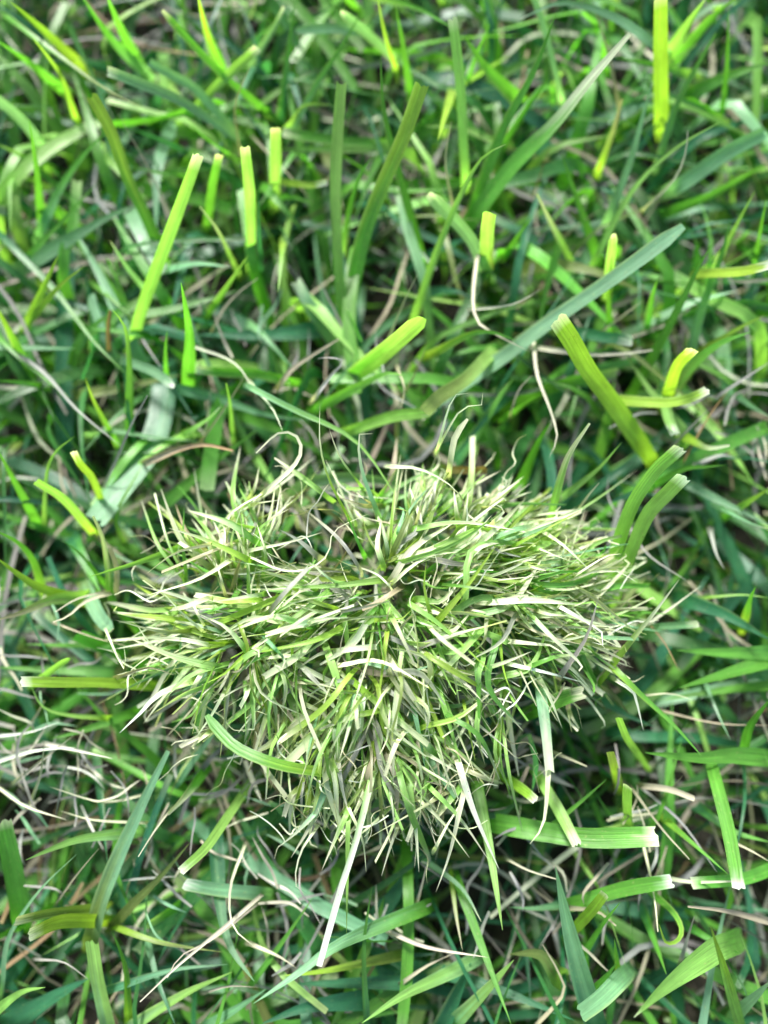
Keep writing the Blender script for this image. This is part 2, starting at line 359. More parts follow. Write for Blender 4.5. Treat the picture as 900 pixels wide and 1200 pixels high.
# ------------------------------------------------------------------ the blades one can point at, root -> tip
# colours root/tip ; width px ; tip c cut p pointed r rounded d drying out ; heights mm ; photograph pixels ; label
BLADES = """
LW;17;c;12/50;155,400 170,350 200,270 232,182;upright pale blade with bleached streaks and a ragged white cut tip, upper left
GY;16;c;10/44;190,300 174,260 150,210 130,155 107,112;broad green blade leaning left with a square cut top, behind the white streaked blade
MW;13;c;16/38;275,160 215,120 170,100 126,83;milky blade lying level with a bright white cut end, near the top left corner
GO;9;p;30/34;18,27 75,70 125,105 173,129;long slim green blade slanting down from the top left corner to a browned tip
GW;10;r;14/42;305,125 255,82 215,40 190,12;slim green blade slanting up left to a small white tip at the top edge
YY;18;p;14/42;92,75 50,35 12,2;bright blurred yellow green blade running into the top left corner
MG;16;p;12/36;165,80 130,45 95,-6;blurred bluish green blade at the top edge, second from the corner
GY;16;p;12/44;258,78 243,40 231,-8;bright upright blade crossing the top edge beside the slim white tipped blade
GG;17;p;10/40;157,65 140,30 124,-8;broad blurred green blade rising out of the top edge, left of the bright upright one
YY;9;p;14/40;86,130 72,90 55,65 38,44;narrow yellow green blade bent over the milky white tipped blade's far end
MM;21;p;14/20;28,312 50,298 90,275 125,255 156,241;broad milky green leaf lying flat with a pointed tip, left of the white streaked blade
GG;7;p;16/26;33,300 70,262 95,235 115,214;thin green blade lying alongside the broad milky pointed leaf
MG;12;p;12/24;48,270 68,225 95,185 130,148;bluish green blade slanting up right behind the thin green one, left side
GG;11;p;12/44;48,255 43,200 38,165 34,140;upright dark green spike near the left edge in the upper quarter
GG;17;p;12/34;65,98 30,70 -6,46;broad blurred green blade leaving by the left edge just below the corner
MM;15;c;10/26;48,168 25,140 -5,114;pale bluish blade cut by the left edge beside the dark green spike
GG;8;p;14/20;208,206 175,200 143,193;short narrow green blade lying level behind the white streaked blade
LP;14;c;10/46;294,300 293,235 287,172;upright yellow green stub with a torn pale top and a dry thread on it
LP;7;d;12/32;272,305 255,270 234,242;small pale tipped shoot just right of the white streaked blade's tip
GP;12;c;10/36;244,252 250,210 257,181;green stub with a pale cut top between the white streaked blade and yellow stub
MM;12;c;14/30;275,155 230,105 205,90 175,73;milky bluish blade lying beside the one with the white cut end
GG;6;p;16/28;266,179 245,165 223,146;tiny curved green blade under the slim white tipped blade
LW;12;c;14/32;218,138 260,95 302,56;pale blade slanting up right with a whitened end near the top edge
LL;13;p;10/22;46,192 20,180 -5,168;short light blade touching the left edge under the pale bluish one
GL;15;c;8/44;408,402 399,345 393,230 396,150 400,97;tall straight blade with a square cut top, first of three tall ones above the tuft
GG;13;p;8/46;493,298 486,270 468,205 450,130 446,66;tall pointed blade passing behind the wide one in the crossed pair
GY;20;c;8/50;408,365 425,280 450,213 473,160 494,100;wide bright blade with a torn white cut top, front one of the crossed pair
LP;11;p;10/50;486,370 510,300 540,228 565,185 593,169;long arching light green blade bending over to a dry tip, right of the crossed pair
MW;17;r;16/36;567,312 555,285 535,260 510,235 502,227;bluish club shaped leaf with a rounded pale end beside the arching light blade
OL;19;c;12/48;570,312 571,275 574,249;short wide yellow green stub with a square top right of the club shaped leaf
YY;13;p;22/40;528,113 520,140 513,165;glowing yellow leaf hanging beside the pale upright stalk near the top
LP;14;c;20/46;545,205 540,110 535,60 530,22;pale streaked upright stalk rising to the top edge behind the glowing yellow leaf
MG;10;p;14/32;342,152 370,100 400,55 424,14;long bluish blade slanting up right to the top edge, left of the tall straight one
MW;12;r;14/32;455,62 425,35 399,14;bluish blade with a white rounded end near the middle of the top edge
MM;13;r;22/26;415,35 380,33 347,36;milky leaf lying level near the top edge, behind the long slanting bluish blade
YY;8;p;16/42;462,76 452,45 442,-4;narrow yellow blade entering from the top edge at its middle
GG;13;p;12/36;480,102 472,50 464,8;blurred green blade just right of the narrow yellow one at the top
LL;8;p;20/26;342,142 355,125 375,122 391,124;small hooked light green leaf left of the tall straight blade's top
LP;15;c;8/36;322,232 323,190 323,149;short upright stub with a frayed pale top, left of the tall straight blade
GP;13;c;14/24;447,168 400,165 360,160 332,155;level green blade with a frayed whitish end crossing behind the tall straight one
YW;9;c;24/28;348,215 365,217 383,213;tiny yellow leaf with a white cut end just left of the tall straight blade
LG;10;p;10/34;402,288 410,245 421,208 436,183;slim blade with a whitish foot between the tall straight and the crossed blades
TT;6;p;10/34;305,302 303,260 303,223;thin dark upright blade right of the torn yellow stub with a dry thread
GG;21;p;14/32;604,114 570,80 544,42;broad blurred green blade leaning up left at the top, right of the pale stalk
GG;9;p;14/34;547,97 560,60 574,28;slim blurred blade leaning right across the broad one at the top
TG;12;p;12/34;330,127 338,60 346,-4;dark bluish upright blade at the top edge, left of the long slanting one
MW;13;d;14/30;299,67 320,35 333,8;whitish blue blade tip at the top edge above the frayed stub
YG;9;p;18/34;440,-4 490,10 532,34;narrow yellow green blade sloping down right from the top edge
LL;13;p;14/22;582,166 540,150 498,148;light green blade lying level behind the glowing yellow leaf
GP;24;d;12/54;552,258 600,195 650,145 690,95 738,40;large broad blade with a pale stripe and a dry folded tip, upper right
GG;16;p;12/50;555,242 590,150 625,85 651,17;bright pointed blade just left of the large broad one with the dry tip
GG;11;p;12/38;588,174 615,130 644,91;smaller pointed blade between the bright pointed one and the large broad one
YP;20;c;14/48;775,142 774,80 774,-4;yellow upright blade with a white glossy middle at the top edge, upper right
LW;20;p;14/44;782,67 805,30 829,-4;light green blade with a pale edge leaning right out of the top edge
GG;17;p;14/40;798,62 830,25 864,-4;plain green blade leaning right out of the top edge next to the pale edged one
LL;9;p;14/40;697,305 740,225 790,175 849,140;thin arching light blade beside a curved dry stalk, upper right
MM;20;c;18/30;790,220 810,208 850,180 897,155;broad milky green blade ending in a white spot near the right edge
DG;18;p;8/18;786,247 830,230 902,190;broad dark blade lying behind the milky one near the right edge
DG;24;p;12/28;806,112 850,90 902,74;broad dark blurred blade leaving by the right edge, upper right
MM;13;p;14/38;713,256 738,190 755,130 765,94;milky green upright blade under the yellow one with the glossy middle
MG;11;d;14/38;774,182 790,130 815,80 839,39;slim green blade leaning right to a pale tip beside the yellow glossy one
GG;9;p;12/38;846,132 852,80 854,8;slim upright green blade close to the right edge at the top
MW;12;p;30/36;772,56 720,20 660,3 610,22;whitish blue leaf arching over level at the top edge, upper right
MM;9;c;16/34;656,107 640,40 625,-4;narrow whitish blade rising to the top edge left of the large broad one
YS;11;d;16/32;704,192 718,155 729,116;yellowed blade tip turning straw coloured behind the large broad one
GG;13;p;10/32;697,294 675,230 657,178;dark green upright blade under the large broad one with the dry tip
LP;9;d;12/30;667,302 645,260 629,227;pale twisted shoot with a torn straw top under the large broad blade
MM;20;r;10/24/42;503,476 580,425 640,380 720,325 801,265;very long bluish blade with yellow flecks reaching from above the tuft towards the upper right
LW;12;r;12/38;712,335 716,300 719,274;small light stub with a white top by the far end of the yellow flecked blade
LL;8;p;12/38;838,314 860,270 885,223;slim light blade leaning right near the right edge, a quarter of the way down
GG;6;p;12/36;885,304 893,260 899,231;thin bright blade at the right edge, a quarter of the way down
LG;13;p;18/26;802,86 760,75 720,67;light blurred blade lying level behind the yellow glossy one
GG;8;p;14/30;600,288 612,270 626,251;small green blade tip right of the short wide yellow stub
GL;13;p;10/46;152,492 152,430 147,385 131,362;curved green blade with a light edge bowing left, left of the dagger shaped blade
GG;18;p;10/52;220,450 222,400 218,365 212,331;dagger shaped green blade standing upright, left of the picture's centre
TM;33;c;8/13/18;193,440 190,480 178,520 160,548 112,610;widest dark bluish blade lying flat from beside the dagger blade down to the left
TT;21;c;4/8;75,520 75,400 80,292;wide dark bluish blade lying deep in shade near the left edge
TG;9;p;16/22;3,278 60,335 108,398 148,438;long slim dark blade crossing above the deep shaded one, left side
MW;12;r;16/24;150,424 180,435 204,453;short bluish leaf with a white rounded tip at the foot of the dagger blade
TM;15;p;12/18;203,454 260,468 310,485 366,493;bluish leaf pointing right and lying level just above the tuft's left shoulder
TT;22;p;6/14;403,380 360,388 300,393 230,392;wide dark bluish leaf lying level right of the dagger shaped blade
GW;13;c;14/20;335,446 300,438 260,436 230,433;level green blade with a white cut end under the dark bluish one
MW;12;p;14/24;195,316 230,309 271,313;pale leaf lying level right of the white streaked blade's foot
LP;10;p;20/26;225,503 245,490 259,476;small yellowish bract by the brown dry curl, above the tuft's left shoulder
GG;8;p;16/22;-4,393 22,417 60,450 83,466;thin green blade sloping down right from the left edge, a third of the way down
YW;9;c;12/38;122,595 108,560 95,545 86,529;narrow yellow shoot with a white tip leaning left under the widest bluish blade
YL;11;c;14/38;102,616 75,585 42,564;bright yellow green blade leaning left to a pale tip, left of the tuft
LL;6;p;14/34;52,602 55,555 65,530 88,511;thin light blade arching to the right left of the narrow yellow shoot
GG;12;p;10/34;37,600 15,560 -4,525;green blade rising to the left edge level with the tuft's top
GY;18;p;10/36;30,425 12,390 -6,355;bright green blade leaving by the left edge a third of the way down
GG;12;p;14/22;47,452 20,448 -6,446;short level green blade touching the left edge under the bright one
YY;13;p;12/36;33,377 50,340 69,298;yellow blade leaning right near the left edge, back one of a pair
YY;9;p;14/38;38,373 70,335 99,312;narrower yellow blade leaning right near the left edge, front one of a pair
TT;18;p;8/18;110,397 107,360 99,318;dark bluish pointed leaf behind the slim dark blade, left side
GY;8;p;12/32;131,509 110,470 100,443;green shoot right of the deep shaded bluish blade
GG;7;p;12/34;195,442 194,410 196,387;small upright green spike just left of the dagger blade
LL;6;d;14/32;272,502 270,475 265,449;small light shoot with a straw tip above the yellowish bract
GG;15;p;6/16;183,599 240,550 302,503;dark green blade lying just outside the tuft's upper left edge
GL;9;p;10/34;248,362 270,330 291,299;slim green blade leaning right, between the dagger blade and the tall straight one
MW;9;p;12/30;166,334 150,315 129,282;pale bluish blade crossing behind the foot of the white streaked one
OO;15;p;6/10;88,463 140,455 212,439;flat olive dead looking blade lying level under the curved green one
GL;25;r;12/50;410,443 440,420 470,395 495,372;short thick bright blade with a rounded white cut end, just above the tuft's middle
GL;14;p;14/34;380,474 425,450 455,437 473,441;bent green blade with a dried drooping tip in front of the thick bright one
LP;15;c;14/30;418,502 460,488 500,483 507,477;light blade with a shredded white end touching the tuft's top
LO;18;c;18/34;574,415 545,445 515,465 498,482;torn blotchy olive leaf with a ragged white end below the yellow flecked blade
YG;11;p;20/36;511,412 550,392 575,389 606,399;hooked yellow green blade with a dry white tip right of the thick bright one
OB;12;c;22/26;528,550 550,551 570,550;olive brown cut leaf end lying level at the tuft's upper edge
TG;17;p;6/18;528,545 560,505 585,465 602,443;dark bluish blade running up right from the tuft's upper edge
YL;9;p;26/30;330,298 328,320 326,343;small yellow leaf tip hanging left of the tall straight blade's foot
YW;24;c;10/28/52;757,530 720,475 690,435 670,400 653,374;broad glowing yellow green blade with a white cut tip, leaning up left
GG;15;p;8/42;742,458 785,380 815,320 833,288;long straight green blade leaning right beside the broad glowing one
MG;14;p;8/34;808,424 820,370 845,300 856,258;milky green blade parallel to the long straight one and right of it
YW;14;c;26/42;832,320 870,318 903,310;bright yellow leaf lying level across the right edge
YP;16;c;12/44;782,464 793,430 812,409;short yellow stub with a pale cut top, right of the broad glowing blade
YW;14;c;20/36;726,469 780,472 810,466 829,457;yellow blade lying level with a white torn end under the short yellow stub
OG;20;p;12/36;788,458 815,425 845,402 880,389;olive green leaf arching right behind the short yellow stub
OY;10;p;14/28;833,404 865,385 897,369;narrow olive blade reaching the right edge over the arching leaf
TW;15;c;12/22;673,389 710,395 740,399;dark bluish leaf with a white cut end behind the broad glowing blade's tip
LP;11;d;26/48;646,602 660,550 670,527 691,496;light blade with a dry white point standing at the tuft's upper right edge
ML;9;p;20/36;666,577 700,550 728,519;slim milky blade leaning right from the tuft's upper right edge
LW;18;c;14/54;712,678 737,600 765,555 780,540 798,524;blotchy light blade with torn white end, taller of two rising right of the tuft
LW;18;c;14/50;722,692 755,610 780,580 801,559;light blade with a white cut end, the lower of two rising right of the tuft
GG;11;p;16/34;768,568 800,550 825,547 851,545;green leaf lying level behind the two white ended blades right of the tuft
TM;14;p;10/18;798,563 840,585 903,616;bluish blade sloping down right to the edge, right of the two white ended blades
YP;12;d;18/32;808,515 830,525 855,522;yellow leaf with a dry pale tip lying level right of the tuft's upper edge
LW;14;c;18/24;780,470 783,490 791,509;short pale drooping leaf under the level yellow blade
TM;14;p;8/18;855,456 880,475 903,489;bluish leaf at the right edge behind gray dead stalks
GY;10;p;12/34;715,382 713,350 717,299;bright green upright blade behind the broad glowing one
DG;10;p;12/34;760,372 765,345 772,324;dark green shoot between the broad glowing blade and the long straight one
GY;12;p;14/28;863,597 885,583 904,571;yellowish green blade at the right edge level with the tuft's top
GG;15;p;8/28;611,564 630,520 646,494;dark bright green blade rising behind the tuft's upper right
GG;9;p;14/26;603,482 620,470 639,459;small pointed green blade right of the dark one behind the tuft
YY;15;p;12/36;98,704 50,690 20,672 -6,652;bright yellow green blade leaning left across the edge, level with the tuft's middle
YG;12;p;12/34;48,684 38,655 20,635 -5,622;yellow green blade arching to the left edge above the bright one
LS;18;p;14/32;98,699 60,703 25,718 -5,727;pale straw streaked blade leaving by the left edge, level with the tuft's middle
GP;10;d;8/36;157,734 132,705 127,670 120,630 109,605;upright blade with a pale dried upper half, left of the tuft
LL;13;p;30/40;218,639 165,658 135,667 104,676;light pointed leaf reaching left out of the tuft's left side
YW;14;c;14/38;170,803 120,800 80,800 25,799;bright level blade with a white cut end pointing left, left of the tuft
YL;7;p;16/24;120,841 80,838 50,828 36,803;thin yellowish blade curving below the bright level one
GG;13;p;8/18;152,837 100,855 58,866;dark green blade lying below the thin curving yellowish one
DG;13;p;8/16;148,757 100,757 28,755;dark green level blade left of the tuft, upper of two
DG;16;p;6/14;138,788 60,785 -5,782;dark green level blade left of the tuft, just above the bright white ended one
LL;10;r;14/28;48,795 65,782 81,771;short light stub rising over the dark level blade, left of the tuft
OM;17;r;10/24;100,688 115,720 131,739;translucent olive club shaped leaf left of the tuft
GG;8;p;14/28;117,678 95,650 74,634;small green blade leaning left above the club shaped leaf
YG;13;r;36/46/41;387,906 330,897 280,878 255,855 242,838;curved bright yellow green blade sweeping under the tuft's lower left side
TM;15;p;8/22;212,909 235,880 258,850;bluish blade meeting the curved bright one under the tuft
TG;18;p;8/14;90,640 105,670 119,697;dark bluish leaf behind the pale dried upright blade
GG;22;p;14/30;905,889 860,885 820,888 756,882;broad bright level blade pointing left from the right edge, lower right of the tuft
TT;22;p;14/22;808,704 850,720 903,750;broad dark bluish blade sloping to the right edge, level with the tuft's middle
DG;20;p;12/20;905,765 850,765 793,762;dark green level blade from the right edge, upper of two right of the tuft
GG;20;p;12/24;905,773 850,790 796,806;dark green blade sloping from the right edge, lower of two right of the tuft
GG;13;p;12/36;873,874 880,850 904,817;green blade leaning right over the broad level one at the right edge
GP;18;c;30/36;633,830 660,818 684,811;short broad green blade with a pale cut end poking out of the tuft's lower right
TT;16;p;8/16;698,813 730,835 767,852;dark bluish blade lying right of the short broad one under the tuft
MP;10;c;18/28;762,735 790,733 819,731;milky level blade with a whitened end just right of the tuft
GG;6;p;16/28;708,730 740,718 787,720;thin green arch at the tuft's right side
MP;8;p;20/26;853,599 880,613 903,621;pale leaf tip leaning to the right edge below the yellowish green blade
YL;5;p;16/24;828,700 870,697 904,701;thin yellow blade lying level at the right edge
YG;10;p;14/36;874,722 880,700 886,687;small bright upright tip near the right edge above the broad bluish blade
MM;6;p;12/20;829,806 843,840 856,867;thin bluish blade crossing down between the dark blades right of the tuft
LL;9;c;12/38;750,887 735,865 725,841;light stub leaning left under the tuft's right side
YO;10;c;12/34;722,908 719,895 715,881;short yellowed stub below the tuft's lower right
OM;19;d;14/30;108,1095 118,1055 140,1000 165,945 197,880;long blade with a folded shaft, olive at its foot, rising from the lower left
ML;18;c;10/24;127,1204 115,1150 108,1104;pale blotchy blade running down to the bottom edge under the long folded one
ML;15;p;18/34;148,976 95,983 60,995 30,1008;milky leaf tapering left to a sharp point, lower left
YW;16;c;16/36;112,1079 70,1080 34,1096;glowing yellow green blade with a white torn end pointing left, lower left
OP;14;c;16/32;108,1064 57,1070 19,1079;olive blotchy blade with a pale cut end just above the glowing one, lower left
LL;13;p;14/32;-4,1184 25,1163 53,1157;light pointed leaf rising from the left edge near the bottom
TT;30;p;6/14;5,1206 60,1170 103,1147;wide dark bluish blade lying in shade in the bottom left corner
GP;13;d;14/34;235,910 215,935 197,954;bright green blade ending in a dry straw thread, lower left of the tuft
LW;11;c;12/40;287,927 258,970 240,995 212,1021;blotchy light blade with a white cut end pointing down left, below the tuft's left side
TM;18;p;12/24;253,980 258,1060 270,1110 298,1150;long bluish blade hanging down and narrowing to a point, lower left centre
MW;15;c;14/22;304,1047 260,1043 216,1036;milky level blade with a white cut end behind the long hanging bluish one
OO;12;p;12/26;138,1078 165,1050 190,1025 222,988;olive blade slanting up right from the foot of the long folded one
YO;7;p;16/24;145,1090 190,1105 262,1116;narrow yellow brown blade sloping right behind the hanging bluish one
YG;10;p;10/26;150,1187 147,1135 132,1092;yellow green blade curving down to the bottom, right of the pale blotchy one
TM;9;p;14/20;124,1161 200,1137 268,1130;thin bluish blade bowing level across the lower left
GP;22;c;6/24;25,1074 15,1015 3,963;broad dark green blade with a pale cut top at the left edge, lower left
MM;6;p;14/28;3,1152 10,1100 45,1045 90,1001;thin bluish blade arching from the left edge up to the pointed milky leaf
ML;13;p;12/22;158,1200 215,1165 272,1139;pale speckled blade slanting up right from the bottom edge, lower left
MM;13;p;12/24;247,1200 280,1180 312,1159;milky blade tip slanting up right at the bottom edge, right of the speckled one
MT;9;p;10/20;173,1105 185,1150 206,1203;slim bluish blade running down to the bottom between two slanting ones
MT;12;p;8/20;114,897 120,960 126,1012;bluish upright blade half hidden behind the long folded one
GM;17;p;18/34;492,1066 400,1105 350,1140 297,1176;long green blade slanting down left towards the bottom, below the white spike
ML;16;p;12/30;554,1126 520,1143 470,1168 424,1199;long pale speckled blade slanting down left to the bottom edge, bottom centre
OY;13;p;12/24;463,1121 380,1138 333,1143;yellow mottled olive blade lying level above the bottom centre
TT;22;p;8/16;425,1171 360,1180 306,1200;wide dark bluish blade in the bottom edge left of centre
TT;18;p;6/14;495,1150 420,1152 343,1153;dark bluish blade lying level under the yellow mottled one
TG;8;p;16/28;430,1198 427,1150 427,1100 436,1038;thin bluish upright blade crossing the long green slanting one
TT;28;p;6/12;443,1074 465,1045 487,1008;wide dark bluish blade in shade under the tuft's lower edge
GL;15;p;22/36;558,915 573,990 589,1090;long bright blade hanging down to a point from the tuft's lower edge
GG;12;p;14/28;538,1038 565,1110 599,1200;dark green blade running down right to the bottom edge, bottom centre
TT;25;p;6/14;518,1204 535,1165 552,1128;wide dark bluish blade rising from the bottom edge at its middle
ML;18;p;12/26;538,1193 570,1160 602,1125;milky light blade leaning right beside the wide dark one at the bottom
MP;9;p;14/26;497,1008 540,1040 564,1080;pale bluish leaf arching down right below the tuft
YS;7;p;14/24;529,1030 535,1075 542,1114;thin yellowed blade pointing down below the tuft
GG;8;p;12/24;299,1147 330,1105 366,1053;slim dark green blade slanting up right, left of the white spike's end
TM;28;p;14/34;700,1206 683,1150 665,1080 651,1016;broad ribbed bluish blade standing up from the bottom edge, lower right
GP;23;c;16/32;583,965 640,975 690,982 768,980;broad green level blade with a whitish cut end, below the tuft's right side
GW;16;c;14/28;675,1058 730,1042 787,1032;green blade slanting up right to a white cut end, lower right
GP;14;c;14/26;904,1018 870,1030 810,1035;green blade from the right edge with a whitened shrivelled end, lower right
GW;15;c;24/44;837,908 853,970 866,1042;bright straight blade hanging down to a white cut end near the right edge
LP;31;p;24/44;850,1108 838,1113 800,1140 770,1165 743,1192;widest light green leaf pointing down left to a bleached tip, lower right
LY;14;p;10/46;868,1204 850,1140 833,1086;sharp spike with a brown edge standing near the bottom right corner
MM;20;c;22/34;726,1149 705,1170 681,1188;broad milky blade end lying over the ribbed bluish one at the bottom
GY;8;p;14/22/30;770,1052 790,1070 799,1090 793,1103 780,1104 772,1082;thin green blade curled round into a hook, lower right
YG;9;p;16/30;788,968 825,1000 857,1028;narrow bright blade sloping down right to the bright straight one's tip
TG;12;p;8/22;758,1078 770,1110 781,1142;dark bluish blade beside the curled hook
LP;14;c;18/30;633,913 655,950 676,990;light blade with a torn pale end crossing the broad level one below the tuft
YW;12;c;18/32;598,915 615,927 628,938;yellow leaf end with a white cut below the tuft's right side
LG;8;p;18/28;646,968 680,940 711,913;thin light blade slanting up right over the broad level one
LW;12;c;12/40;736,962 735,940 736,921;small upright stub with a white top below the tuft's right side
TG;15;p;10/16;828,953 860,975 903,987;dark bluish blade sloping to the right edge behind the bright hanging one
TM;16;p;10/16;653,1062 625,1065 597,1063;bluish leaf lying level left of the ribbed blade
LO;25;p;14/20;650,1138 632,1118 597,1118;blotchy light leaf bent over left of the ribbed blade at the bottom
YP;12;c;12/38;674,1088 695,1065 709,1047;yellowed short blade with a pale top right of the ribbed one
GG;8;p;12/32;687,1114 705,1085 727,1057;thin green blade leaning right beside the yellowed short one
GG;12;p;12/30;688,1168 710,1145 723,1128;green blade behind the broad milky end at the bottom
MP;16;p;14/30;868,1184 885,1168 904,1149;milky pointed blade in the bottom right corner
TG;13;p;10/18;813,1089 840,1105 868,1118;dark bluish leaf above the sharp spike near the right edge
YG;8;p;14/32;724,1135 722,1118 720,1100;small bright upright tip right of the broad ribbed blade
"""
# dead stems one can point at
STALKS = """
S;4;d;20/40;281,176 275,130 283,100 293,79;curved dry thread rising from the torn yellow stub, upper left
S;4;d;14/34;202,257 170,190 150,155 139,133;brownish dead stem with a frayed pale head, upper left
P;5;d;20/40;530,237 522,190 529,143;bleached strand bowing beside the pale upright stalk at the top
S;4;p;14/22;299,163 330,195 367,237;straight gray dead stem sloping right, left of the tall straight blade
P;6;d;24/40;758,242 790,210 803,180 806,153;curved bleached stalk under the thin arching light blade, upper right
S;8;p;14/34;725,122 712,60 700,20 694,-4;flat gray dead leaf behind the large broad blade's tip
B;4;p;16/34;627,224 640,185 653,149;brown straight dead stem under the large broad blade
S;4;p;16/26;778,77 805,60 824,47;gray straw lying by the pale edged blade at the top right
S;4;p;12/22;658,279 685,258 708,243;thin tan straw under the large broad blade's middle
SB;13;d;22/30;173,541 210,526 240,521 273,528;curled brown edged dry leaf above the tuft's left shoulder
P;6;p;20/30;228,406 262,418 278,428 288,441 301,465;bent bleached stem right of the dagger shaped blade
S;5;p;16/28;238,514 265,475 289,438;yellowish straw rising to the bent bleached stem
N;7;p;18/26;23,416 55,440 90,480 142,523;long gray violet dead stem with a pale joint, left side
N;6;d;14/34;119,577 140,530 155,495 173,463;gray dead stem leaning right across the widest bluish blade
B;8;c;12/30;128,412 127,385 130,364;short brown dead stub behind the curved green blade
S;5;d;16/24;250,385 262,362 280,342 302,326;arched tan straw between the dagger blade and the tall straight one
N;5;p;14/20;164,393 178,415 191,434;short gray straw left of the dagger shaped blade
W;8;p;28/36;369,465 380,450 390,437 400,427 399,421 385,419 371,420;zigzag white curl of dead leaf just above the tuft
S;9;d;16/26;328,452 345,430 397,397;flat straw coloured dead leaf above the white zigzag curl
N;7;p;12/22;411,404 390,360 371,323;gray dead leaf pointing down at the thick bright blade
P;7;p;20/34;560,297 555,340 557,370 570,385 622,413;twisted bleached ribbon hanging above the yellow flecked blade's middle
P;6;p;26/32;554,362 580,360 605,355 634,339;bleached twist ending in a yellow tip over the yellow flecked blade
P;5;p;16/36;449,412 475,350 494,313;pale stalk rising straight behind the thick bright blade
S;5;p;14/30;474,462 490,430 501,400;olive gray straw right of the bent green blade
S;6;p;24/28;468,437 474,455 470,480;dried drooping end under the bent green blade
P;8;d;14/24;628,407 690,415 730,414 765,410;pale straw lying level behind the broad glowing blade
P;6;p;20/32;626,405 630,440 645,480 653,512 643,537;winding pale stem dropping from the yellow flecked blade to the tuft
P;5;p;18/30;599,484 608,457 626,438;forked pale stem joining the winding one
P;6;d;24/38;676,600 690,580 702,566;small pale curl at the tuft's upper right corner
B;8;p;14/28;798,548 830,490 857,453;rusty brown dead stem right of the level yellow blade
N;8;p;16/26;838,466 870,445 904,423;gray dead leaf strip reaching the right edge
N;6;p;14/24;788,522 810,500 832,478;gray straw left of the rusty brown stem
S;6;p;14/24;708,387 730,370 754,352;tan straw leaning right behind the broad glowing blade
P;8;d;24/34;126,696 100,705 80,722 62,729;bleached curling leaf end left of the tuft, lower of two
P;5;d;22/32;120,694 90,702 65,717;thinner bleached leaf end left of the tuft, upper of two
N;10;c;16/34;136,692 136,665 128,643;gray shrivelled leaf beside the pale dried upright blade
S;4;p;20/28;69,732 110,747 152,758;thin tan stem running right into the tuft's left side
W;9;p;18/26;58,872 95,880 132,889;whitened leaf lying level, lower left of the tuft
W;8;p;16/26;-4,893 40,880 88,876;whitened leaf at the left edge, lower left of the tuft
P;7;p;16/26;20,915 50,890 86,862;pale frayed leaf rising right among the whitened ones
P;6;p;16/28;38,935 48,905 52,868;pale upright shred among the whitened leaves
W;6;p;16/24;0,862 35,858 70,846;white shred at the left edge above the whitened leaves
P;7;p;20/28;758,732 790,710 822,686;pale gray straw leaning right at the tuft's right side
B;4;p;18/28;762,732 780,755 796,787;brown bent straw right of the tuft
N;5;p;16/26;738,617 760,650 807,682;gray stem sloping right under the two white ended blades
N;10;p;14/22;834,627 840,650 849,667;gray dead leaf hanging near the right edge, level with the tuft
P;5;p;20/26;758,815 785,813 812,820;pale arch of dead leaf right of the tuft's lower side
S;5;p;14/20;778,834 840,848 904,850;long tan stem lying level to the right edge
S;8;d;18/26;648,881 670,890 688,898;shredded tan leaf end under the tuft's lower right
P;5;d;26/34;197,952 180,975 162,1004;dry thread continuing the bright green blade, lower left
P;7;d;20/34;303,1052 265,1085 207,1133 164,1174;long bleached stem slanting down left, lower left
P;4;d;18/30;298,1062 250,1100 212,1120 196,1146;thinner bleached stem running beside the long slanting one
P;6;p;22/30;285,996 270,1040 273,1085 302,1112;bleached ribbon bowing over the hanging bluish blade
S;8;p;18/24;244,1161 270,1155 303,1157;frayed tan leaf end lying level near the bottom, left of centre
N;5;p;16/22;48,1125 75,1128 104,1148;gray bent straw above the wide dark corner blade
S;4;p;14/28;69,1054 90,1025 117,993;yellowish straw behind the milky pointed leaf
P;6;p;18/24;2,926 30,945 79,961;pale straw lying at the left edge, lower left, upper of three
P;5;p;18/24;166,932 120,940 58,922;thin pale straw curving level, lower left, middle of three
P;5;p;16/22;168,964 110,961 70,950;thin pale straw curving level, lower left, lowest of three
P;8;p;18/26;459,1093 500,1110 572,1122;whitish stem lying level below the white spike
S;8;p;14/20;472,1151 500,1132 532,1117;brown tan leaf piece above the speckled blade at the bottom
P;9;p;16/22;297,1108 325,1120 347,1134;gray white leaf lying at the end of the long green slanting blade
P;6;p;12/28;487,1064 495,1035 501,1008;pale upright dead blade in the gap below the tuft
P;9;d;18/30;785,1030 812,1034 858,1033;shrivelled pale end between two cut green blades, lower right
S;12;d;18/32;904,1080 850,1067 806,1062;broad tan dead leaf lying level from the right edge, lower right
S;5;d;18/28;744,928 775,970 808,1007;tan stem sloping right below the tuft's right side
N;6;p;14/22;758,928 800,965 840,1022;gray stem parallel to the tan sloping one
P;5;d;14/26;753,985 762,1025 768,1060 771,1092;pale thin stem hanging to the curled hook
P;6;d;20/26;599,1009 620,1020 652,1030;bleached wavy stem reaching the ribbed blade's tip
S;10;c;16/26;755,921 785,925 814,936;broken tan stem piece below the tuft's right side
S;6;p;18/26;783,927 792,918 800,909;small tan fork on the broken stem piece
P;7;p;18/26;859,987 880,997 904,1011;pale dead leaf at the right edge below the dark sloping blade
S;9;d;14/26;670,1064 700,1068 722,1085;dead tan tip bent over right of the ribbed blade
S;6;d;12/22;627,1203 660,1165 655,1140 636,1107;tan winding dead leaf left of the ribbed blade
N;8;p;12/26;799,1122 807,1095 814,1073;gray upright dead leaf by the curled hook
"""
